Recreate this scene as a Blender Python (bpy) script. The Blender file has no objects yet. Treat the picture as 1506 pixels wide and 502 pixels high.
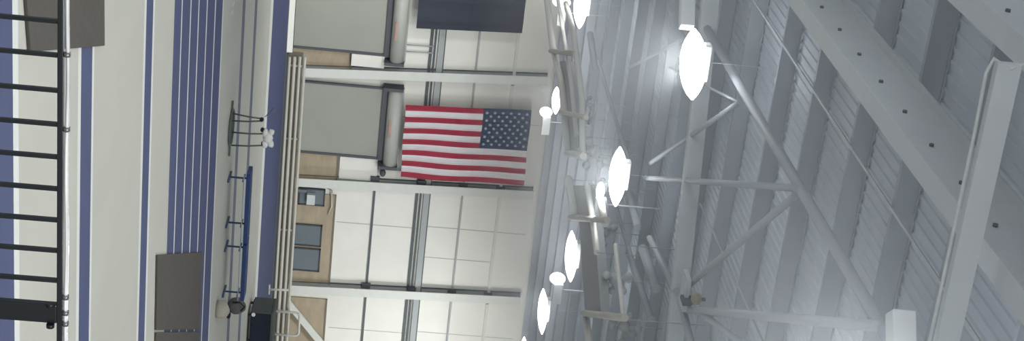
import bpy, bmesh, math, random
from mathutils import Vector, Matrix
random.seed(7)
SC = bpy.context.scene
COL = SC.collection

# ---------------------------------------------------------------- camera
# The photograph was taken with the phone on its side: image right = up in the hall.
RIGHT = Vector((0.9227503, -0.37580949, 0.08543486))
UP = Vector((-0.10932911, -0.04267868, 0.99308896))
FWD = RIGHT.cross(UP) * -1
FOC = 2342.55
EYE = Vector((0, 0, 5.0))
cam_d = bpy.data.cameras.new('camera')
cam = bpy.data.objects.new('camera', cam_d)
COL.objects.link(cam)
bx_, by_, bz_ = UP, -RIGHT, -FWD
cam.matrix_world = Matrix(((bx_.x, by_.x, bz_.x, EYE.x), (bx_.y, by_.y, bz_.y, EYE.y),
                           (bx_.z, by_.z, bz_.z, EYE.z), (0, 0, 0, 1)))
cam_d.sensor_fit = 'HORIZONTAL'
cam_d.sensor_width = 36
cam_d.lens = 36 * FOC / 1506
cam_d.clip_end = 400
SC.camera = cam


def ray(ix, iy):
    return RIGHT * (iy - 251) + UP * (ix - 753) + FWD * FOC


def onz(ix, iy, z):
    r = ray(ix, iy)
    return EYE + r * ((z - EYE.z) / r.z)


def ony(ix, iy, y):
    r = ray(ix, iy)
    return EYE + r * (y / r.y)


# ---------------------------------------------------------------- materials
def lin(c):
    c /= 255
    return c / 12.92 if c <= .04045 else ((c + .055) / 1.055) ** 2.4


def mat(name, rgb, rough=.6, metal=0., noise=.06, scale=3., emit=None, spec=.3, bump=0, nscale=None):
    m = bpy.data.materials.new(name)
    m.use_nodes = True
    nt = m.node_tree
    b = nt.nodes['Principled BSDF']
    c = [lin(v) for v in rgb] + [1]
    b.inputs['Roughness'].default_value = rough
    b.inputs['Metallic'].default_value = metal
    b.inputs['Specular IOR Level'].default_value = spec
    tc = nt.nodes.new('ShaderNodeTexCoord')
    mp = nt.nodes.new('ShaderNodeMapping')
    if nscale:
        mp.inputs['Scale'].default_value = nscale
    nz = nt.nodes.new('ShaderNodeTexNoise')
    nz.inputs['Scale'].default_value = scale
    nz.inputs['Detail'].default_value = 5
    nt.links.new(tc.outputs['Object'], mp.inputs['Vector'])
    nt.links.new(mp.outputs[0], nz.inputs['Vector'])
    rp = nt.nodes.new('ShaderNodeValToRGB')
    rp.color_ramp.elements[0].position = .3
    rp.color_ramp.elements[1].position = .7
    rp.color_ramp.elements[0].color = [v * (1 - noise) for v in c[:3]] + [1]
    rp.color_ramp.elements[1].color = [min(1, v * (1 + noise)) for v in c[:3]] + [1]
    nt.links.new(nz.outputs['Fac'], rp.inputs[0])
    nt.links.new(rp.outputs[0], b.inputs['Base Color'])
    if bump:
        bp = nt.nodes.new('ShaderNodeBump')
        bp.inputs['Strength'].default_value = bump
        nt.links.new(nz.outputs['Fac'], bp.inputs['Height'])
        nt.links.new(bp.outputs[0], b.inputs['Normal'])
    if emit:
        b.inputs['Emission Color'].default_value = (*emit[:3], 1)
        b.inputs['Emission Strength'].default_value = emit[3]
    return m


M = dict(
    beige=mat('floor_beige', (182, 181, 171), .75, noise=.035, scale=.7, nscale=(1, .4, 1), spec=.15),
    blue=mat('floor_blue', (75, 82, 113), .7, noise=.06, scale=1.2, spec=.15),
    line=mat('floor_white_line', (210, 211, 205), .6, noise=.03, spec=.15),
    gline=mat('floor_grey_line', (110, 115, 128), .7, noise=.05, spec=.15),
    curb=mat('white_curb', (235, 235, 228), .5, noise=.02),
    wall=mat('white_insulation_sheet', (232, 231, 222), .55, noise=.03, scale=.8),
    tan=mat('tan_plywood', (170, 157, 135), .7, noise=.09, scale=1.4, nscale=(1, 1, 3)),
    tan2=mat('brown_board', (126, 118, 104), .75, noise=.08, scale=2),
    steel=mat('painted_steel_light', (216, 218, 211), .5, noise=.03),
    steelg=mat('painted_steel_grey', (168, 172, 172), .5, noise=.03),
    purlin=mat('purlin_steel', (176, 182, 189), .55, noise=.03),
    roofsteel=mat('primed_roof_steel', (206, 211, 214), .55, noise=.03),
    deck=mat('roof_deck', (212, 219, 228), .6, noise=.04, scale=1.5),
    seam=mat('dark_seam', (96, 102, 104), .7, noise=.05),
    door=mat('grey_door_curtain', (158, 160, 151), .6, noise=.03, scale=.5),
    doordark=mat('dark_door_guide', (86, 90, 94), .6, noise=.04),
    hood=mat('grey_hood', (178, 180, 172), .45, noise=.03),
    orange=mat('orange_label', (182, 148, 134), .6, noise=.05),
    pane=mat('grey_window_glass', (112, 122, 127), .3, noise=.06, scale=.6),
    frame=mat('window_frame_dark', (74, 78, 80), .6, noise=.05),
    red=mat('flag_red', (165, 60, 76), .8, noise=.07, scale=2),
    white=mat('flag_white', (224, 221, 221), .8, noise=.03, scale=2),
    navy=mat('flag_navy', (66, 78, 102), .8, noise=.06, scale=2),
    star=mat('flag_star', (172, 180, 190), .8, noise=.02),
    banner=mat('charcoal_cloth', (60, 64, 74), .85, noise=.05, scale=1),
    mat_=mat('dark_rubber_mat', (84, 80, 75), .8, noise=.08, scale=6, spec=.15),
    black=mat('black_paint', (26, 30, 32), .35, noise=.1, scale=8),
    cable=mat('bright_steel_cable', (240, 240, 238), .25, .5, noise=.3, scale=3),
    chrome=mat('clamp_metal', (120, 122, 122), .35, .8, noise=.1, scale=20),
    table=mat('blue_table_top', (42, 64, 106), .6, noise=.06),
    tleg=mat('table_leg_metal', (62, 82, 108), .5, noise=.05),
    rail=mat('light_blue_rail', (150, 165, 178), .5, noise=.05),
    wire=mat('dark_green_grey_wire', (84, 92, 88), .55, noise=.1),
    cloth=mat('white_cloth', (226, 226, 220), .85, noise=.05, scale=7),
    darkcloth=mat('dark_cover', (38, 42, 54), .85, noise=.1, scale=2, spec=.1),
    greycloth=mat('grey_cover', (78, 82, 82), .8, noise=.07, scale=2, spec=.1),
    tanbag=mat('beige_canvas', (165, 161, 148), .9, noise=.06, scale=5),
    greybag=mat('grey_canvas', (92, 92, 90), .9, noise=.15, scale=6),
    pipe=mat('white_pipe', (196, 194, 182), .5, noise=.04),
    housing=mat('lamp_housing', (225, 228, 228), .5, noise=.02),
    lens=mat('lamp_lens', (255, 255, 255), .4, noise=0, emit=(.93, .97, 1, 11.)),
    lens2=mat('small_lamp_lens', (255, 255, 255), .4, noise=0, emit=(.93, .97, 1, 5.)),
    fitting=mat('pale_fitting', (205, 210, 210), .4, noise=.08, scale=9),
    brass=mat('dull_brass', (150, 140, 115), .5, noise=.1, scale=9),
    slab=mat('concrete', (140, 140, 136), .8, noise=.08),
)


# ---------------------------------------------------------------- mesh helpers
class MB:
    def __init__(self):
        self.bm = bmesh.new()
        self.mats = []

    def slot(self, m):
        if m not in self.mats:
            self.mats.append(m)
        return self.mats.index(m)

    def poly(self, pts, m):
        f = self.bm.faces.new([self.bm.verts.new(p) for p in pts])
        f.material_index = self.slot(m)
        return f

    def hexa(self, a, b, m):
        """prism between quads a and b (4 points each, same order)"""
        va = [self.bm.verts.new(p) for p in a]
        vb = [self.bm.verts.new(p) for p in b]
        n = len(a)
        fs = [self.bm.faces.new(va[::-1]), self.bm.faces.new(vb)]
        for i in range(n):
            fs.append(self.bm.faces.new((va[i], va[(i + 1) % n], vb[(i + 1) % n], vb[i])))
        for f in fs:
            f.material_index = self.slot(m)

    def box(self, x0, x1, y0, y1, z0, z1, m):
        self.hexa([(x0, y0, z0), (x1, y0, z0), (x1, y1, z0), (x0, y1, z0)],
                  [(x0, y0, z1), (x1, y0, z1), (x1, y1, z1), (x0, y1, z1)], m)

    def bar(self, p, q, w, h, m, up=Vector((0, 0, 1))):
        """rectangular bar from p to q, w across, h along up"""
        p, q = Vector(p), Vector(q)
        d = (q - p).normalized()
        s = d.cross(up)
        if s.length < 1e-4:
            s = d.cross(Vector((0, 1, 0)))
        s.normalize()
        t = s.cross(d)
        o = [s * (-w / 2) - t * (h / 2), s * (w / 2) - t * (h / 2), s * (w / 2) + t * (h / 2), s * (-w / 2) + t * (h / 2)]
        self.hexa([p + v for v in o], [q + v for v in o], m)

    def tube(self, pts, r, m, n=10, rs=None):
        pts = [Vector(p) for p in pts]
        rings = []
        for i, p in enumerate(pts):
            d = (pts[min(i + 1, len(pts) - 1)] - pts[max(i - 1, 0)]).normalized()
            a = Vector((0, 0, 1)) if abs(d.z) < .9 else Vector((1, 0, 0))
            s = d.cross(a).normalized()
            t = s.cross(d)
            rr = rs[i] if rs else r
            rings.append([self.bm.verts.new(p + (s * math.cos(k * 2 * math.pi / n) + t * math.sin(k * 2 * math.pi / n)) * rr)
                          for k in range(n)])
        k = self.slot(m)
        for a, b in zip(rings, rings[1:]):
            for i in range(n):
                f = self.bm.faces.new((a[i], a[(i + 1) % n], b[(i + 1) % n], b[i]))
                f.material_index = k
                f.smooth = True
        for c in (rings[0][::-1], rings[-1]):
            f = self.bm.faces.new(c)
            f.material_index = k

    def blob(self, c, sx, sy, sz, m, sub=3, jit=0., mtx=None):
        ret = bmesh.ops.create_icosphere(self.bm, subdivisions=sub, radius=1)
        k = self.slot(m)
        for v in ret['verts']:
            j = 1 + (random.random() - .5) * jit
            p = Vector((v.co.x * sx * j, v.co.y * sy * j, v.co.z * sz * j))
            if mtx:
                p = mtx @ p
            v.co = p + Vector(c)
        for f in {f for v in ret['verts'] for f in v.link_faces}:
            f.material_index = k
            f.smooth = True

    def ibeam(self, p, q, w, depth, m, t=.05):
        """I section from p to q; p, q on the underside centre line"""
        p, q = Vector(p), Vector(q)
        z = Vector((0, 0, 1))
        self.bar(p + z * t / 2, q + z * t / 2, w, t, m)
        self.bar(p + z * (t + (depth - 2 * t) / 2), q + z * (t + (depth - 2 * t) / 2), t, depth - 2 * t, m)
        self.bar(p + z * (depth - t / 2), q + z * (depth - t / 2), w, t, m)

    def build(self, name, parent=None, loc=None, bevel=0):
        me = bpy.data.meshes.new(name)
        bmesh.ops.recalc_face_normals(self.bm, faces=self.bm.faces[:])
        if loc:
            bmesh.ops.translate(self.bm, verts=self.bm.verts[:], vec=-Vector(loc))
        self.bm.to_mesh(me)
        self.bm.free()
        for m in self.mats:
            me.materials.append(m)
        o = bpy.data.objects.new(name, me)
        COL.objects.link(o)
        if parent:
            o.parent = parent
            if loc:
                o.location = Vector(loc) - parent.location
            else:
                o.location = -parent.location
        elif loc:
            o.location = loc
        if bevel:
            b = o.modifiers.new('bevel', 'BEVEL')
            b.width = bevel
            b.segments = 2
        return o


def tag(o, label=None, cat=None, group=None, kind=None):
    for k, v in (('label', label), ('category', cat), ('group', group), ('kind', kind)):
        if v:
            o[k] = v
    return o


def empty(name, loc, label, cat, group=None):
    o = bpy.data.objects.new(name, None)
    COL.objects.link(o)
    o.location = loc
    o.empty_display_size = .2
    return tag(o, label, cat, group)


def struct(o, label=None):
    return tag(o, label, None, None, 'structure')


# ---------------------------------------------------------------- floor
F = MB()
bands = [(10, 'beige'), (18.5, 'blue'), (20.38, 'line'), (20.68, 'beige'), (24.6, 'line'), (24.83, 'blue'), (25.73, 'line'),
         (25.9, 'beige'), (30.95, 'line'), (31.2, 'blue'), (32.05, 'line'), (32.27, 'beige'), (35.1, 'blue'),
         (36.25, 'line'), (36.4, 'blue'), (37.78, 'line'), (37.94, 'blue'), (39.3, 'line'), (39.47, 'blue'),
         (41.0, 'line'), (41.18, 'blue'), (42.85, 'line'), (43.05, 'blue'), (44.7, 'line'), (44.95, 'beige'),
         (50.5, 'gline'), (51.4, 'beige'), (54.8, 'gline'), (55.75, 'beige'), (61.7, 'line'), (62.9, 'blue'),
         (72.0, 'tan2'), (77.2, None)]
bands[1] = (14.0, 'blue')
for (y0, k), (y1, _) in zip(bands, bands[1:]):
    mk = M[k]
    for xa, xb in ((-14, 0), (0, 15), (15, 30), (30, 50), (50, 70)):
        F.poly([(xa, y0, 0), (xb, y0, 0), (xb, y1, 0), (xa, y1, 0)], mk)
F.poly([(-14, -4, 0), (70, -4, 0), (70, 10, 0), (-14, 10, 0)], M['beige'])
struct(F.build('floor'), 'pale beige sports floor with blue track lanes and white lines')

# flat white cross on the floor
T = MB()
c = onz(342, 12, .006)
for a in (.35, 1.9):
    d = Vector((math.cos(a), math.sin(a) * 1.6, 0))
    T.bar(c - d * .28, c + d * .28, .12, .006, M['line'])
tag(T.build('tape_mark', loc=(c.x, c.y, 0)), 'small white tape cross on the beige floor beyond the blue lanes', 'floor mark')

# ---------------------------------------------------------------- balcony and railing in front
S = MB()
S.box(-3, 7, -3, 4.6, 2.75, 3.0, M['slab'])
struct(S.build('balcony_floor'), 'concrete edge of the spectator balcony')
RY = 4.3
rail_root = empty('balcony_railing', (1.8, RY, 3.0), 'black steel balcony railing with upright bars in the foreground', 'railing')
r = MB()
r.bar((-1.2, RY, 4.074), (4.2, RY, 4.082), .024, .016, M['black'])
r.build('top_rail', rail_root, bevel=.002)
r = MB()
r.bar((-1.2, RY, 3.1), (4.2, RY, 3.1), .03, .03, M['black'])
r.build('bottom_rail', rail_root)
r = MB()
pts = []
for i in range(114):
    x = -1.15 + i * .045
    pts.append((x, RY - .002 + .002 * math.sin(x * 9), 4.0965 + .0014 * math.sin(x * 13)))
r.tube(pts, .0062, M['cable'], 12)
ch = r.build('handrail_cable', rail_root)
ch['label'] = 'shiny bare steel cable running along the top rail'
lens_pts = []
for (ix, iy) in ((104, 80), (104, 190), (104, 437), (104, 460), (104, 476)):
    p = ony(ix, iy, RY)
    k = MB()
    k.tube([(p.x - .006, RY - .004, 4.096), (p.x + .006, RY - .004, 4.096)], .0105, M['chrome'])
    k.build('cable_clamp', ch).location = (0, 0, 0)
xs = [onx for onx in [ony(50, y, RY).x for y in (28, 78, 130, 180, 228, 275, 321, 366, 410)]]
step = (xs[-1] - xs[0]) / 8
xl = [xs[0] - step * k for k in range(1, 24)]
for x in xl + xs:
    r = MB()
    r.box(x - .006, x + .006, RY - .006, RY + .006, 3.1, 4.07, M['black'])
    r.build('baluster', rail_root)
x0, x1 = ony(50, 444, RY).x, ony(50, 471, RY).x
r = MB()
r.box(x0, x1, RY - .014, RY + .014, 3.0, 4.072, M['black'])
post = r.build('post', rail_root, bevel=.004)
for dz in (4.055,):
    for x in (x0 - .004, x1 + .004):
        r = MB()
        r.tube([(x - .006, RY - .02, dz), (x + .006, RY - .02, dz)], .012, M['black'])
        r.build('bolt', post).location = (0, 0, 0)
for k in range(1, 8):
    x = x1 + .0 + step * k - .01
    r = MB()
    r.box(x - .006, x + .006, RY - .006, RY + .006, 3.1, 4.07, M['black'])
    r.build('baluster', rail_root)

# ---------------------------------------------------------------- floor mats
def floor_mat(cs, label, h=.05, over=None):
    m = MB()
    ps = [onz(*q, 0.004) for q in cs]
    m.hexa(ps, [p + Vector((0, 0, h)) for p in ps], M['mat_'])
    o = m.build('floor_mat', loc=(ps[0].x, ps[0].y, 0.0), bevel=.01)
    tag(o, label, 'mat')
    return o


floor_mat([(40, 76), (150, 67), (149, -70), (30, -60)], 'dark brown rubber mat lying on the near blue line, crossing the beige floor')
floor_mat([(227, 485.5), (291, 484.5), (295, 371), (229, 375)], 'dark brown rubber mat covering the blue lanes, bordered by a thin gap')
floor_mat([(226, 560), (289, 560), (291, 488), (227, 489)], 'dark rubber mat beyond the thin gap, cut off by the edge of the picture')

# ---------------------------------------------------------------- far wall
WY = 76.9
w = MB()
w.poly([(5, WY, 0), (70, WY, 0), (70, WY, 13.6), (5, WY, 13.6)], M['wall'])
for z in (4.6,):
    pass
struct(w.build('wall_back'), 'white insulated far wall of the hall')

# plywood lining behind the rail
COLX = [(26.4, 25.66), (32.38, 31.97), (38.55, 38.15), (20.2, 19.5), (44.6, 44.3), (50.7, 50.5)]
w = MB()
for x0_, x1_, z1_ in ((24.9, 25.9, 2.9), (30.45, 32.1, 2.6), (32.9, 38.1, 2.62), (39.0, 44.1, 2.55), (45, 50.5, 2.6)):
    w.box(x0_, x1_, WY - .1, WY - .01, .0, z1_, M['tan'])
    w.box(x0_, x1_, WY - .13, WY - .01, z1_, z1_ + .09, M['tan2'])
struct(w.build('trim_1'), 'tan plywood lining along the foot of the far wall')

# thin vertical sheet seams and horizontal girts
girts = [(4.66, .11, 'seam', .09, 32.9), (6.88, .15, 'seam', .10, 20), (7.08, .09, 'seam', .14, 20), (7.38, .30, 'steelg', .22, 20), (7.56, .05, 'seam', .23, 20),
         (9.25, .10, 'steelg', .1, 20), (11.2, .15, 'steel', .16, 20)]
bays = [(20.6, 25.45), (26.3, 31.7), (32.5, 37.9), (38.8, 44.1), (45, 50.4)]
g = MB()
for bi, (a, b) in enumerate(bays):
    for z, h, mk, dpt, xmin in girts:
        if a + 2 < xmin:
            continue
        g.box(a - .3, b + .3, WY - dpt, WY - .005, z - h / 2, z + h / 2, M[mk])
    if bi >= 1:
        for z in (4.66, 7.1, 9.25, 11.2):
            g.box(b - .10, b + .15, WY - .28, WY - .1, z - .25, z + .2, M['doordark'])
struct(g.build('trim_2'), 'horizontal steel girts across the white far wall')
g = MB()
for a, b in bays[1:]:
    for fx, za, zb in ((.36, 2.8, 7.), (.66, 7.5, 11.1), (.33, 7.5, 12.8)):
        x = a + (b - a) * fx
        g.box(x - .012, x + .012, WY - .02, WY - .002, za, zb, M['steelg'])
struct(g.build('trim_3'), 'fine vertical joints of the white wall sheets')

# columns
labels_c = ['pale steel wall column between the two grey roll doors', 'pale steel wall column right of the flag and left of the grey windows',
            'pale steel wall column joined by the diagonal brace', None, None, None]
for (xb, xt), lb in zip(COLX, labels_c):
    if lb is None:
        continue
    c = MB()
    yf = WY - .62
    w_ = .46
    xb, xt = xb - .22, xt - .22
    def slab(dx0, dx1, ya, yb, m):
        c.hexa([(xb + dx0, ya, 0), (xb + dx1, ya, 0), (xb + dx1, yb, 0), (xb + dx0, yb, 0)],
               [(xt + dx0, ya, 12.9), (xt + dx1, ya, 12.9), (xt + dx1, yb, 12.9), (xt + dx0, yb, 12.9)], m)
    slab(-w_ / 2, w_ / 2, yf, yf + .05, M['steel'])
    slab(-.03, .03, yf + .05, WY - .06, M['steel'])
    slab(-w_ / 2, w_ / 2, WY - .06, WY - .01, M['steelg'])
    slab(w_ / 2 - .02, w_ / 2 + .16, WY - .12, WY - .03, M['doordark'])  # dark strip standing in for the shadow line right of the column
    slab(-w_ / 2 - .02, -w_ / 2 + .02, WY - .12, WY - .03, M['doordark'])  # thinner dark strip for the shaded left edge
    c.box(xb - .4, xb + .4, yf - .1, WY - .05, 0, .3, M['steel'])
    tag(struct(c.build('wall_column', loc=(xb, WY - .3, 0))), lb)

# diagonal wall brace at the right
b = MB()
b.bar((38.7, 76.2, .3), (42.3, 76.2, 3.3), .34, .12, M['steel'], up=Vector((0, 1, 0)))
b.build('wall_brace', loc=(38.7, 76.2, 0))
struct(bpy.data.objects['wall_brace'], 'pale diagonal steel brace at the foot of the far wall')

# roll doors
def roll_door(n, xa, xb_, z0, z1, label, orange_x, cap=True):
    root = bpy.data.objects.new('door_%d' % n, None)
    COL.objects.link(root)
    root.location = (xa, WY - .3, 0)
    tag(root, label, None, None, 'structure')
    k = MB()
    nz = 46
    for i in range(nz):
        za = z0 + (z1 - z0) * i / nz
        zb = z0 + (z1 - z0) * (i + 1) / nz
        k.hexa([(xa, WY - .28, za), (xb_, WY - .28, za), (xb_, WY - .22, za), (xa, WY - .22, za)],
               [(xa, WY - .272, zb), (xb_, WY - .272, zb), (xb_, WY - .22, zb), (xa, WY - .22, zb)], M['door'])
    k.build('door_curtain', root)
    k = MB()
    k.box(xa - .12, xb_ + .1, WY - .4, WY - .1, z1, z1 + .3, M['doordark'])  # dark strip stands in for the shadow gap below the hood
    k.build('door_lintel', root)
    k = MB()
    k.tube([(xa - .1, WY - .5, z1 + .66), (xb_ + .35, WY - .5, z1 + .66)], .37, M['hood'], 20)
    k.box(xa - .1, xb_ + .35, WY - .3, WY - .06, z1 + .95, z1 + 1.1, M['steelg'])
    hd = k.build('door_hood', root)
    k = MB()
    k.box(orange_x, orange_x + .95, WY - .885, WY - .86, z1 + .46, z1 + .58, M['orange'])
    k.build('warning_label', hd).location = (0, 0, 0)
    for x in (xa - .2, xb_ + .3):
        k = MB()
        k.box(x - .06, x + .1, WY - .9, WY - .1, z1 + .05, z1 + 1.05, M['doordark'])
        k.build('hood_bracket', root)
    k = MB()
    k.box(xb_ - .03, xb_ + .09, WY - .34, WY - .2, 0, z1, M['doordark'])
    k.box(xa - .08, xa + .02, WY - .34, WY - .2, 0, z1, M['doordark'])
    k.build('door_guide', root)
    return root


roll_door(1, 19.9, 24.9, 0.02, 4.55, 'grey roll door left of the pale column, cut off by the picture edge', 23.0)
roll_door(2, 26.75, 30.5, .3, 4.65, 'grey roll door below the flag', 28.2)
# pale box beside the first door and white sheet right of the second door
k = MB()
k.box(25.0, 25.62, WY - .4, WY - .12, 2.95, 4.6, M['wall'])
k.box(30.68, 31.9, WY - .16, WY - .06, 2.75, 4.7, M['wall'])
struct(k.build('trim_4'), 'white infill sheets beside the roll doors')
k = MB()
a = ony(583, 80, WY - .5)
for z0_, z1_, x in ((5.3, 7.0, 24.7), (5.3, 7.0, 24.35)):
    k.tube([(x, WY - .15, z0_), (x - .05, WY - .15, z1_)], .035, M['steelg'])
k.tube([(31.2, WY - .15, 5.0), (31.15, WY - .15, 7.0)], .035, M['steelg'])
k.blob((25.1, WY - .5, 5.05), .22, .2, .2, M['fitting'])
k.blob((31.25, WY - .5, 5.0), .2, .2, .16, M['doordark'])
struct(k.build('trim_5'), 'thin conduit and small boxes above the roll doors')

# windows in the plywood
def window(n, x0, x1, z0, z1, label, white=False):
    root = bpy.data.objects.new('window_%d' % n, None)
    COL.objects.link(root)
    root.location = (x0, WY - .12, z0)
    tag(root, label, None, None, 'structure')
    k = MB()
    t = .07
    y0, y1 = WY - .2, WY - .09
    k.box(x0, x1, y0, y1, z0, z0 + t, M['frame'])
    k.box(x0, x1, y0, y1, z1 - t, z1, M['frame'])
    k.box(x0, x0 + t, y0, y1, z0, z1, M['frame'])
    k.box(x1 - t, x1, y0, y1, z0, z1, M['frame'])
    k.build('window_frame', root)
    k = MB()
    k.box(x0 + t, x1 - t, y0 + .04, y0 + .06, z0 + t, z1 - t, M['pane'])
    k.build('window_pane', root)


def wx(x, y):
    p = ony(x, y, WY - .15)
    return p.x, p.z


window(1, wx(455, 277)[0], wx(455, 302)[0], .75, 2.12, 'small grey window next to the middle pale column')
window(2, wx(452, 330)[0], wx(452, 362)[0], .55, 2.1, 'square grey window in the plywood, left one of the adjoining pair')
window(3, wx(452, 365)[0], wx(452, 399)[0], .55, 2.1, 'square grey window in the plywood, right one of the adjoining pair')
k = MB()
p = ony(447, 292, WY - .35)
k.box(p.x - .28, p.x + .28, WY - .5, WY - .2, 1.2, 1.62, M['fitting'])
k.box(p.x - .5, p.x - .35, WY - .4, WY - .2, .55, 1.15, M['pane'])
tag(k.build('wall_box', loc=(p.x, WY - .35, 1.2)), 'small pale utility box mounted in front of the small grey window', 'utility box')
k = MB()
p = ony(484, 290, WY - .2)
k.tube([(p.x - .5, WY - .2, 2.2), (p.x - .4, WY - .25, 2.45), (p.x + .5, WY - .25, 2.5), (p.x + 1.0, WY - .2, 2.35)], .04, M['pipe'])
tag(k.build('wall_cable', loc=(p.x, WY - .2, 2.3)), 'pale cable running along the top of the plywood above the small window', 'cable')

# ---------------------------------------------------------------- flag
fx0, fx1 = 27.22, 31.2
fz0, fz1 = 5.86, 12.22
fl = MB()
FYB = WY - 1.05
NZ = 60


def fpt(s, t):
    """s across (0 left..1 right), t along from bottom 0 to top 1"""
    lean = -.30 * t + .08 * s * 0
    x = fx0 + s * (fx1 - fx0) + lean * (1 - .45 * s) + .035 * math.sin(t * 7 + s * 5) * (1 - t)
    z = fz0 + t * (fz1 - fz0) + .02 * math.sin(s * 9) + (.06 * s)
    y = FYB + .07 * math.sin(s * 82 + .4 * math.sin(t * 5)) * (1 - .7 * t) + .06 * math.sin(t * 9 + s * 2)
    return Vector((x, y, z))


edges = [0]
for i in range(13):
    edges.append(edges[-1] + (.44 if i % 2 == 0 else .56))
tot = edges[-1]
edges = [e / tot for e in edges]
ct = .615
for i in range(13):
    sa, sb = edges[i], edges[i + 1]
    for sub in range(3):
        s0 = sa + (sb - sa) * sub / 3
        s1 = sa + (sb - sa) * (sub + 1) / 3
        for j in range(NZ):
            t0, t1 = j / NZ, (j + 1) / NZ
            mk = M['red'] if i % 2 == 0 else M['white']
            if i < 7 and (t0 + t1) / 2 > ct:
                mk = M['navy']
            fl.poly([fpt(s0, t0), fpt(s1, t0), fpt(s1, t1), fpt(s0, t1)], mk)
cs = edges[7]
for row in range(9):
    n = 6 if row % 2 == 0 else 5
    for q in range(n):
        s = cs * (row + 1) / 10
        t = ct + (1 - ct) * ((q * 2 + (1 if n == 6 else 2)) / 12)
        c = fpt(s, t) + Vector((0, -.035, 0))
        pts = []
        for k in range(10):
            rr = .105 if k % 2 == 0 else .046
            an = k * math.pi / 5
            pts.append(c + Vector((rr * math.sin(an), 0, rr * math.cos(an))))
        cv = fl.bm.verts.new(c)
        vs = [fl.bm.verts.new(pp) for pp in pts]
        for k in range(10):
            f = fl.bm.faces.new((cv, vs[k], vs[(k + 1) % 10]))
            f.material_index = fl.slot(M['star'])
bmesh.ops.remove_doubles(fl.bm, verts=fl.bm.verts[:], dist=.0005)
fo = fl.build('flag', loc=(fx0 + 1.9, FYB, fz1))
sm = fo.modifiers.new('thick', 'SOLIDIFY')
sm.thickness = .012
tag(fo, 'large american flag hanging lengthwise on the far wall, stars at upper left', 'flag')

# dark banner
a, b_ = ony(613, 32, 75.6), ony(767, 43, 75.6)
k = MB()
NB = 16
for i in range(NB):
    xa = 19.5 + (b_.x + .02 - 19.5 + .2) * i / NB
    xb2 = 19.5 + (b_.x + .02 - 19.5 + .2) * (i + 1) / NB
    ya, yb = 75.6 + .05 * math.sin(i * 1.3), 75.6 + .05 * math.sin((i + 1) * 1.3)
    k.hexa([(xa + .25, ya, a.z), (xb2 + .25, yb, a.z), (xb2 + .25, yb + .04, a.z), (xa + .25, ya + .04, a.z)],
           [(xa, ya, b_.z + .05), (xb2, yb, b_.z + .05), (xb2, yb + .04, b_.z + .05), (xa, ya + .04, b_.z + .05)], M['banner'])
tag(k.build('banner', loc=(21.5, 75.6, b_.z)), 'plain charcoal banner hanging high on the far wall left of the flag', 'banner')

# ---------------------------------------------------------------- rail fence before the far wall
fy = 72.6
xs0 = onz(423, 84, .3).x * fy / onz(423, 84, .3).y
xs0 = ony(425, 80, fy).x
fr = empty('pipe_fence', (xs0, fy, 0), 'low white four-rail pipe fence along the foot of the far wall', 'fence')
for z, r_ in ((.13, .075), (.37, .08), (.62, .07), (.86, .07)):
    k = MB()
    k.tube([(xs0 + (.15 - z * .12), fy, z), (60, fy, z)], r_, M['pipe'], 10)
    k.build('rail', fr)
px = [ony(425, y, fy).x for y in (97, 205, 340, 459, 494)]
for x in px + [px[-1] + 3 * i for i in (1, 2, 3)]:
    k = MB()
    k.tube([(x, fy + .1, 0), (x, fy + .1, .9)], .05, M['steelg'])
    k.build('post', fr)
k = MB()
k.box(xs0, 60, fy + .45, fy + .5, 0, .75, M['tan2'])
k.build('backing_board', fr)
k = MB()
k.box(xs0 - .1, 60, fy - .28, fy - .15, 0, .10, M['frame'])
struct(k.build('baseboard_back'), 'thin dark strip at the far edge of the blue floor')
k = MB()
k.box(12, ony(425, 74, fy).x, 72.3, 72.5, 0, .26, M['curb'])
struct(k.build('trim_6'), 'bright white curb in front of the left roll door')
# rounded white gate frame at the right
k = MB()
def hoop(xa, xb, z0, z1, y):
    p = []
    rr = .22
    p.append((xa, y, z0))
    p.append((xa, y, z1 - rr))
    for i in range(1, 6):
        an = math.pi - i * math.pi / 12
        p.append((xa + rr + rr * math.cos(an), y, z1 - rr + rr * math.sin(an)))
    for i in range(6):
        an = math.pi / 2 - i * math.pi / 10
        p.append((xb - rr + rr * math.cos(an), y, z1 - rr + rr * math.sin(an)))
    p.append((xb, y, z0))
    return p


gx0, gx1 = ony(430, 460, fy - .3).x, ony(430, 494, fy - .3).x
gate = empty('fence_gate', (gx0, fy - .3, 0), 'rounded white tube frame standing before the pipe fence by the black cart', 'gate')
k.tube(hoop(gx0, gx1, 0, 1.45, fy - .3), .065, M['pipe'])
k.build('gate_frame', gate)
k = MB()
k.tube([(gx0, fy - .3, .9), (gx1, fy - .3, .9)], .05, M['pipe'])
k.build('gate_rail', gate)
pz = ony(400, 427, fy - 3)
k = MB()
q0, q1 = ony(394, 426, 69.5), ony(424, 427, 69.5)
k.tube([(q0.x, 69.5, 0), (q1.x, 69.5, q1.z)], .055, M['pipe'])
k.tube([(q0.x - .25, 69.5, .04), (q0.x + .25, 69.5, .04)], .05, M['pipe'])
tag(k.build('marker_post', loc=(q0.x, 69.5, 0)), 'slim white upright post on the blue floor near the diagonal brace', 'post')

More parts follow.
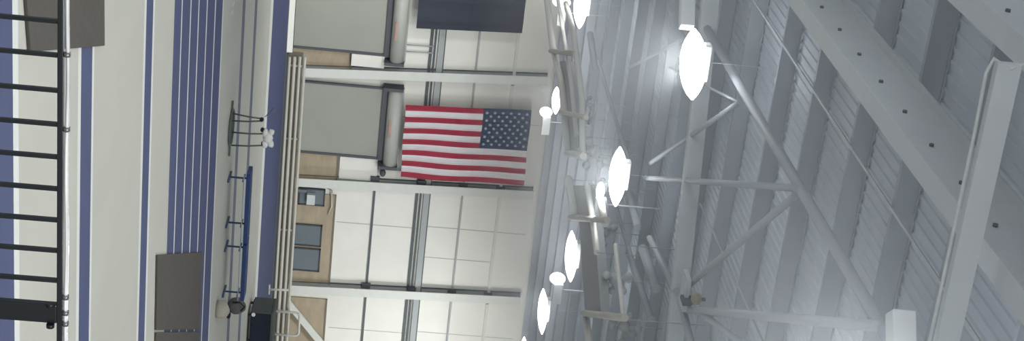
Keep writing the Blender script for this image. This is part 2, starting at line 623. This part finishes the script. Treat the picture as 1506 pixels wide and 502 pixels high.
# ---------------------------------------------------------------- folding tables
def blue_table(x0, x1, legs, y, ztop, label):
    root = empty('folding_table', ((x0 + x1) / 2, y, 0), label, 'table', 'blue folding tables')
    k = MB()
    k.box(x0, x1, y - .38, y + .38, ztop - .13, ztop, M['table'])
    k.build('tabletop', root, bevel=.02)
    for x in legs:
        k = MB()
        k.tube([(x, y, 0.05), (x, y, ztop - .1)], .032, M['tleg'])
        k.bar((x, y - .42, .035), (x, y + .42, .035), .07, .07, M['tleg'])
        k.bar((x, y - .3, ztop - .24), (x, y + .3, ztop - .24), .05, .05, M['tleg'])
        k.build('leg', root)
    k = MB()
    k.tube([(x0 + .02, y - .36, ztop - .21), (x1, y - .36, ztop - .21)], .018, M['rail'])
    k.build('stretcher', root)


ty = 48.6
lx = [ony(345, yy, ty).x for yy in (261, 328, 363, 430)]
blue_table(ony(360, 250, ty).x, ony(357, 351.9, ty).x, lx[:2], ty, .74, 'long blue folding table nearer the wire stand')
blue_table(ony(360, 354.2, ty).x, ony(354, 436, ty).x, lx[2:], ty, .74, 'long blue folding table nearer the grey bag')

# ---------------------------------------------------------------- wire stand
sy = 48.3
def sp(ix, iy, y=sy):
    return ony(ix, iy, y)


base = sp(340, 190)
st = empty('wire_stand', (base.x, sy, 0), 'grey wire stand with four legs on a flat base ring on the beige floor', 'stand')
k = MB()
xa, xb = sp(340, 152).x, sp(338, 222).x
ring = []
for i in range(33):
    an = i * 2 * math.pi / 32
    ring.append(((xa + xb) / 2 + (xb - xa) / 2 * .72 * math.cos(an), sy + .62 * math.sin(an), .05))
k.tube(ring, .035, M['wire'], 8)
k.bar((xa - .05, sy + .1, .04), (xb + .1, sy - .2, .04), .07, .06, M['wire'])
k.build('base_ring', st)
for (a1, a2) in (((343, 167), (387, 175)), ((344, 178), (386, 178)), ((345, 195), (388, 197)), ((341, 214), (387, 214))):
    p0, p1 = sp(*a1), sp(*a2)
    k = MB()
    mid = (p0 + p1) / 2
    k.tube([(p0.x, sy, .05), (mid.x + .02, sy, mid.z), (p1.x, sy, p1.z)], .028, M['wire'], 8)
    k.build('leg', st)
for (ix, iy) in ((385, 176), (386, 191), (387, 211)):
    p = sp(ix, iy)
    k = MB()
    k.blob((p.x, sy, p.z), .08, .1, .07, M['black'], 2)
    k.build('knob', st)
k = MB()
k.tube([sp(390, 172), sp(396, 166), sp(402, 159)], .015, M['wire'], 6)
k.build('arm', st)
k = MB()
p = sp(394, 203)
rnd = random.Random(3)
for (ix, iy, s) in ((394, 203, .2), (390, 195, .14), (399, 195, .13), (390, 212, .15), (398, 212, .13)):
    q = sp(ix, iy)
    k.blob((q.x, sy, q.z), s * .95, s * .8, s * .75, M['cloth'], 2, .35)
tag(k.build('crumpled_cloth', loc=(p.x, sy, p.z - .15)), 'crumpled white cloth bundled on top of the wire stand', 'cloth')

# ---------------------------------------------------------------- bags and cart
def bag(name, ix0, ix1, iy, y, w_, m, label, cat, zb=0, d=.25):
    p = ony((ix0 + ix1) / 2, iy, y)
    top = ony(ix1, iy, y).z
    k = MB()
    h = top - zb
    k.tube([(p.x, y, zb), (p.x, y, zb + h * .25), (p.x + .01, y, zb + h * .6), (p.x + .02, y, zb + h * .85), (p.x, y, zb + h)], 0, m, 16,
           rs=[w_ * .46, w_ * .52, w_ * .5, w_ * .36, w_ * .12])
    for v in k.bm.verts:
        v.co += Vector((random.uniform(-.02, .02), random.uniform(-.02, .02), random.uniform(-.01, .01) if v.co.z > .05 + zb else 0))
    o = k.build(name, loc=(p.x, y, zb))
    tag(o, label, cat)
    return p


bag('canvas_sack', 317, 337, 455, 46.7, .6, M['tanbag'], 'pale beige sack standing on the floor before the end of the blue tables', 'bag')
p = ony(345, 450, 50.3)
ba = empty('duffel_bag', (p.x, 50.3, 0), 'dark grey bulging bag standing at the end of the blue tables', 'bag')
k = MB()
k.blob((p.x, 50.3, .30), .32, .26, .30, M['greybag'], 3, .08)
k.blob((p.x + .02, 50.3, .5), .2, .18, .15, M['greybag'], 2, .08)
k.build('bag_body', ba)
k = MB()
k.tube([(p.x - .25, 50.05, .2), (p.x - .3, 50.0, .45), (p.x - .12, 50.02, .62), (p.x + .05, 50.03, .5)], .035, M['black'], 8)
k.build('strap', ba)
k = MB()
k.blob((p.x + .22, 50.0, .08), .16, .14, .08, M['black'], 2, .1)
k.build('side_pocket', ba)

p0 = onz(364, 460, 0)
cy = p0.y
cx = p0.x
ct_ = empty('covered_cart', (cx + 1, cy, 0), 'black cloth-covered cart with a grey side, by the pipe fence', 'cart')
ch_ = ony(403, 460, cy).z
k = MB()
k.box(cx, cx + 2.1, cy, cy + 1.35, .12, ch_ - .1, M['darkcloth'])
k.build('cart_body', ct_, bevel=.06)
k = MB()
k.box(cx - .03, cx + .0, cy + .0, cy + 1.38, .16, ch_ - .12, M['greycloth'])
k.build('side_cover', ct_)
k = MB()
k.box(cx - .04, cx + 2.14, cy - .02, cy + 1.4, ch_ - .12, ch_, M['greycloth'])
k.build('cart_lid', ct_, bevel=.03)
for dx, dy in ((.15, .15), (1.9, .15), (.15, 1.2), (1.9, 1.2)):
    k = MB()
    k.tube([(cx + dx - .03, cy + dy, .07), (cx + dx + .03, cy + dy, .07)], .07, M['black'], 14)
    k.build('wheel', ct_)
k = MB()
k.tube([(cx + .06, cy - .02, ony(373, 461, cy).z), (cx + .06, cy - .06, ony(373, 461, cy).z)], .08, M['fitting'], 12)
k.build('badge', ct_)

# ---------------------------------------------------------------- roof
ZD = 13.35
d = MB()
pitch = .22
x = 0.5
kd = d.slot(M['deck'])
while x < 62:
    prof = [(x, ZD), (x + .13, ZD), (x + .15, ZD - .03), (x + .20, ZD - .03), (x + .22, ZD)]
    for (xa, za), (xb, zb) in zip(prof, prof[1:]):
        d.poly([(xa, 8, za), (xb, 8, zb), (xb, 77.2, zb), (xa, 77.2, za)], M['deck'])
    x += pitch
bmesh.ops.remove_doubles(d.bm, verts=d.bm.verts[:], dist=.0005)
d.poly([(-14, -4, ZD + .05), (70, -4, ZD + .05), (70, 77.3, ZD + .05), (-14, 77.3, ZD + .05)], M['deck'])
struct(d.build('ceiling'), 'grey ribbed metal roof deck of the hall')


def beam(name, label, f, kind='structure'):
    k = MB()
    f(k)
    o = k.build(name)
    tag(o, label, None, None, kind)
    return o


# purlins parallel to the far wall
pys = [14.3, 17.2, 20.0, 22.56, 25.28, 28.25, 31.15, 34.5, 37.7, 41, 44.3, 47.6, 50.9, 54.2, 57.5, 60.8, 64.1, 67.4, 70.7, 74.0]
for i, y in enumerate(pys):
    def f(k):
        k.box(.5, 62, y - .010, y + .010, 12.98, 13.31, M['purlin'])
        k.box(.5, 62, y - .01, y + .10, 12.965, 12.98, M['purlin'])
        k.box(.5, 62, y - .085, y + .01, 13.295, 13.31, M['purlin'])
    beam('roof_purlin', 'thin pale roof purlin running parallel to the far wall', f)

# rafters
for x, zb, wd in ((7.15, 12.02, .32), (4.82, 12.1, .34)):
    def f(k):
        k.ibeam((x, 8, zb), (x, 76.3, zb), wd, 12.96 - zb, M['roofsteel'], .03)
        yy = 12.0
        while yy < 40:
            k.tube([(x - .05, yy, zb + .42), (x - .01, yy, zb + .42)], .035, M['doordark'], 8)
            yy += 1.35
    beam('roof_rafter', 'deep grey roof rafter with a row of bolt heads', f)
# sag strap between purlins
beam('sag_strap', 'thin strap tying the purlins together', lambda k: k.bar((9.05, 12, 12.9), (9.05, 45, 12.9), .05, .03, M['roofsteel']))
# strut C
c0, c1 = onz(1050, 60, 12.4), onz(1290, 470, 12.4)
dd = (c1 - c0).normalized()
beam('roof_strut', 'long thin round strut crossing under the roof', lambda k: k.tube([c0 - dd * 3, c1 + dd * 3], .10, M['purlin'], 12))
# beams D and F
d0, d1 = onz(1031, 0, 12.2), onz(983, 460, 12.2)
dd = (d1 - d0).normalized()
beam('roof_tie_beam', 'flat pale tie beam crossing under the roof beside the largest lamp', lambda k: k.bar(d0 - dd * 3 + Vector((0, 0, .22)), d1 + dd * 8 + Vector((0, 0, .22)), .25, .40, M['roofsteel']))
beam('roof_tie_beam', 'nearest broad pale tie beam crossing below the rafters', lambda k: k.bar((4.75, 16.3, 11.68), (16, 15.95, 11.68), .12, .27, M['roofsteel']))
cb = [(4.62, 16.3, 12.5), (4.66, 16.3, 12.0), (4.8, 16.25, 11.7), (4.72, 16.33, 11.52), (4.9, 16.36, 11.48), (5.6, 16.34, 11.5), (9, 16.2, 11.5), (14, 15.95, 11.5)]
k = MB()
k.tube(cb, .022, M['fitting'], 8)
tag(k.build('roof_cable', loc=(5, 16.3, 11.5)), 'thin white cable clipped along the nearest broad tie beam', 'cable')

# roof bracing (round struts between the nodes)
br = [((1168, 290), (1000, 430), .075), ((1088, 150), (957, 240), .06), ((1172, 277), (950, 262), .07), ((1004, 455), (1290, 480), .09),
      ((1003, 440), (1110, 520), .07), ((985, 100), (1085, 150), .03), ((1030, 300), (1130, 520), .02),
      ((995, 430), (955, 350), .08), ((1000, 440), (1020, 520), .09), ((924, 372), (958, 470), .10), ((945, 366), (966, 425), .13),
      ((925, 285), (938, 335), .11), ((990, 440), (970, 520), .08), ((905, 300), (940, 420), .06), ((868, 50), (876, 105), .12),
      ((880, 90), (925, 240), .06), ((925, 100), (1000, 60), .05)]
for a, b_, r_ in br:
    p, q = onz(*a, 12.3), onz(*b_, 12.3)
    if p.y > 76:
        p.y = 76
    k = MB()
    k.tube([p, q], r_, M['purlin'], 10)
    tag(k.build('roof_brace'), 'round diagonal roof brace below the deck', None, None, 'structure')
# gusset node
k = MB()
p = onz(1008, 432, 12.2)
k.box(p.x - .5, p.x + .3, p.y - .35, p.y + .25, 12.12, 12.22, M['roofsteel'])
k.box(p.x - .06, p.x + .03, p.y - .6, p.y - .2, 12.05, 12.3, M['seam'])
tag(k.build('roof_brace_plate'), 'gusset plate where the roof braces meet', None, None, 'structure')
k = MB()
p = onz(1024, 440, 12.0)
k.blob(p, .14, .16, .12, M['brass'], 2)
k.tube([p, (p.x, p.y, 12.2)], .04, M['seam'])
tag(k.build('beam_clamp', loc=p), 'small yellowish clamp at the node where roof braces meet', 'clamp')

# ---------------------------------------------------------------- hanging frames with long tubes
def hang_frame(strips, bars, duct, label, z=11.0):
    pts0 = onz(*strips[0][0][0], z)
    root = empty('hanging_frame', (pts0.x, pts0.y, z), label, 'hoist frame', 'folded hoist frames under the roof')
    allp = []
    for pl, r_ in strips:
        k = MB()
        pp = [onz(*q, z) for q in pl]
        allp += [pp[0], pp[-1]]
        k.tube(pp, r_ * .8, M['wall'], 10)
        k.build('rail_tube', root)
    for a, b_, r_ in bars:
        k = MB()
        k.tube([onz(*a, z - .06), onz(*b_, z - .06)], r_ * .7, M['pipe'], 10)
        k.build('crossbar', root)
    for q in duct:
        k = MB()
        ps = [onz(*c_, z + .1) for c_ in q]
        k.hexa(ps, [v + Vector((0, 0, .25)) for v in ps], M['steelg'])
        k.build('panel', root)
    for v in allp[:4]:
        k = MB()
        k.tube([v, (v.x, v.y, 12.99)], .012, M['steelg'], 6)
        k.build('hanger', root)


hang_frame([([(800, -30), (805, 5), (813, 69), (826, 120), (831, 174), (835, 224)], .16), ([(817, -20), (828, 45), (840, 120), (848, 200)], .09),
            ([(832, 5), (843, 45), (849, 90), (856, 143), (857, 228)], .12)],
           [((810, 75), (845, 79), .13), ((824, 165), (862, 173), .12), ((834, 225), (858, 230), .16)],
           [[(822, 90), (838, 90), (852, 222), (837, 222)]],
           'pale folded frame of long tubes hanging between the banner and the flag top')
hang_frame([([(836, 264), (841, 290), (845, 322)], .17), ([(864, 272), (872, 325), (878, 372)], .11), ([(883, 294), (890, 330)], .12)],
           [((839, 320), (893, 324), .13)],
           [[(843, 273), (862, 273), (872, 322), (850, 322)], [(852, 326), (874, 326), (884, 458), (860, 458)]],
           'pale folded frame ending in a wide flat panel, above the third lamp')
hang_frame([([(905, 360), (912, 420), (917, 470)], .07), ([(862, 465), (868, 520)], .12)],
           [((858, 461), (919, 468), .13)], [], 'slender pale crossbar frame below the wide flat panel')

# small machinery clusters
def fitting(ix, iy, s, m, label, z=11.6, n=6):
    p = onz(ix, iy, z)
    k = MB()
    rnd = random.Random(ix)
    k.blob(p, s * .5, s * .5, s * .5, m, 2)
    for i in range(n):
        an = i * 2 * math.pi / n + rnd.random()
        q = p + Vector((math.cos(an) * s, rnd.uniform(-.3, .3), math.sin(an) * s))
        k.tube([p, q], s * .1, m, 6)
        k.blob(q, s * .3, s * .3, s * .3, m, 2)
    k.tube([p, (p.x, p.y, 12.99)], .012, m, 6)
    tag(k.build('hoist_fitting', loc=p), label, 'ceiling fitting')


fitting(874, 223, .45, M['fitting'], 'bright cluster of small round fittings beside the second lamp')
fitting(860, 152, .28, M['fitting'], 'small pale fitting at the end of the crossbar near the flag')
fitting(863, 175, .25, M['fitting'], 'small pale fitting just under the one near the flag')
fitting(890, 342, .32, M['steelg'], 'faint grey hoist fitting next to the third lamp')
fitting(905, 411, .38, M['fitting'], 'pale spiky hoist fitting halfway along the slender frame')
fitting(918, 480, .34, M['steelg'], 'brownish spiky hoist fitting at the end of the lowest crossbar')
fitting(882, 280, .3, M['fitting'], 'rounded pale fitting touching the second lamp')

# ---------------------------------------------------------------- lamps
def lamp(p, half, rad, label, ang=.0, small=False, sidebox=None, light=1.):
    root = empty('hall_lamp', p, label, 'lamp', 'high-bay lamps under the roof')
    k = MB()
    d = Vector((math.cos(ang), math.sin(ang), 0))
    n = 13
    pts, rs = [], []
    for i in range(n):
        u = -1 + 2 * i / (n - 1)
        pts.append(p + d * (u * half))
        rs.append(max(.02, rad * (1 - abs(u) ** 2.2) ** .75 if abs(u) < 1 else .02))  # rad is widened so the lens shape includes the lamp's bloom
    k.tube(pts, 0, M['lens'] if not small else M['lens2'], 18, rs=rs)
    k.build('lamp_lens', root)
    k = MB()
    k.box(p.x - half * .5, p.x + half * .5, p.y + rad * .2, p.y + rad * .2 + .3, p.z + rad * .75, p.z + rad * .75 + .16, M['housing'])
    k.build('lamp_housing', root, bevel=.02)
    if sidebox:
        k = MB()
        bl, bz = sidebox
        z_ = Vector((0, 0, bz))
        k.bar(p - d * half + z_, p - d * (half + bl) + z_, .3, .3, M['housing'])
        k.build('ballast_box', root, bevel=.02)
    k = MB()
    k.tube([p + Vector((0, rad * .2 + .15, rad * .75 + .1)), Vector((p.x, p.y + rad * .2 + .15, 13.0))], .005, M['housing'], 6)
    k.build('hanger', root)
    if light:
        ld = bpy.data.lights.new('lamp_light', 'AREA')
        ld.shape = 'RECTANGLE'
        ld.size, ld.size_y = half * 1.2, .12
        ld.energy = LAMP_W * light
        ld.color = (.98, 1, 1)
        lo = bpy.data.objects.new('lamp_light', ld)
        COL.objects.link(lo)
        lo.parent = root
        lo.location = (0, 0, -rad - .012)
        if p.y > 43:
            lo.location = (0, .25, -rad - .05)
            lo.rotation_euler = (math.radians(60), 0, 0)
            ld.spread = math.radians(112)
            ld.energy *= .83
        if p.y < 35:
            ld.energy *= 1.45 if p.y < 20 else 1.15


LAMP_W = 315
ZL = 11.4
def lamp_px(a, b_, rad, label, z=ZL, **kw):
    """a lamp whose two ends stand at the given points of the horizontal plane z"""
    p, q = onz(*a, z), onz(*b_, z)
    d = q - p
    lamp((p + q) / 2, d.length / 2, rad, label, ang=math.atan2(d.y, d.x), **kw)


lamp_px((1021, 42), (1018, 147), .29, 'largest glaring lamp, hanging nearest to the camera', sidebox=(.75, -.17))
lamp_px((912, 216), (905, 304), .24, 'second largest glaring lamp, above the wide flat panel frame')
lamp_px((841, 340), (839, 415), .2, 'third lamp of the receding row, beside the wide flat panel')
lamp_px((799, 425), (797, 492), .18, 'fourth lamp of the receding row, near the right edge')
lamp_px((771, 496), (768, 552), .17, 'farthest lamp of the receding row, cut off at the picture edge')
lamp_px((857, -30), (852, 42), .25, 'glaring lamp above the banner, cut off at the picture edge')
lamp_px((819, 128), (817, 168), .17, 'small glaring lamp just above the flag')
lamp_px((1316, 508), (1318, 640), .26, 'near lamp with a white ballast box, mostly outside the picture', sidebox=(.42, .08))
# unseen lamps of the same rows
for x, y in ((-2, 12), (4, 24), (-6, 30), (2, 44), (22, 30), (30, 40), (10, 64), (38, 46), (17, 18), (32, 26), (46, 62), (26, 14), (44, 34), (16, 66), (41, 67)):
    lamp(Vector((x, y, ZL + .3)), .84, .25, 'hall lamp outside the picture', ang=0)


def spot(ix, iy, label, z=11.2, sz=(.30, .3, .18), box=None):
    p = onz(ix, iy, z)
    root = empty('spot_lamp', p, label, 'lamp', 'small spot lamps by the larger lamps')
    k = MB()
    k.blob(p, *sz, M['lens2'], 3)
    k.build('lamp_lens', root)
    k = MB()
    k.box(p.x + sz[0] * .9, p.x + sz[0] * .9 + .75, p.y - .1, p.y + .15, p.z - .1, p.z + .22, M['housing'])
    k.build('lamp_housing', root, bevel=.02)
    k = MB()
    k.tube([(p.x + .4, p.y, p.z + .1), (p.x + .4, p.y, 13.0)], .02, M['housing'], 6)
    k.build('hanger', root)


spot(820, 410, 'small oval lamp attached beside the third lamp', sz=(.2, .25, .27))
spot(803, 165, 'small oval lamp beside the lamp above the flag', sz=(.2, .25, .25))
spot(883, 281, 'small oval lamp touching the second lamp', sz=(.25, .25, .12))
spot(826, 3, 'small oval lamp beside the lamp above the banner', sz=(.2, .25, .35))

# unseen fill lamp added behind the camera to brighten the handrail cable
root = empty('stand_lamp', (1.4, -1.5, 8.0), 'lamp over the spectator stand behind the camera', 'lamp')
k = MB()
k.box(1.0, 1.8, -1.6, -1.4, 8.0, 8.12, M['housing'])
k.build('lamp_housing', root)
ld = bpy.data.lights.new('lamp_light', 'AREA')
ld.size = .5
ld.energy = 420
lo = bpy.data.objects.new('lamp_light', ld)
COL.objects.link(lo)
lo.parent = root
lo.location = (0, .1, -.05)
lo.rotation_euler = (math.radians(45), 0, 0)

# ---------------------------------------------------------------- scattering volume under the roof, added to imitate lens glare
hm = bpy.data.materials.new('haze')
hm.use_nodes = True
hn = hm.node_tree
hn.nodes.remove(hn.nodes['Principled BSDF'])
hv = hn.nodes.new('ShaderNodeVolumeScatter')
hv.inputs['Density'].default_value = .011
hv.inputs['Anisotropy'].default_value = .55
hv.inputs['Color'].default_value = (.82, .87, .93, 1)
hn.links.new(hv.outputs[0], hn.nodes['Material Output'].inputs['Volume'])
k = MB()
k.box(-10, 60, 3, 75.3, 8.6, 13.2, hm)
tag(k.build('haze'), 'thin pale haze glowing around the lamps under the roof', 'haze', None, 'stuff')

# ---------------------------------------------------------------- world and view
wd = bpy.data.worlds.new('world')
SC.world = wd
wd.use_nodes = True
bg = wd.node_tree.nodes['Background']
bg.inputs[0].default_value = (.92, .96, 1, 1)
bg.inputs[1].default_value = .8
SC.view_settings.view_transform = 'Standard'
SC.view_settings.look = 'None'
SC.view_settings.gamma = 1
SC.view_settings.use_curve_mapping = False
SC.view_settings.exposure = 0.0
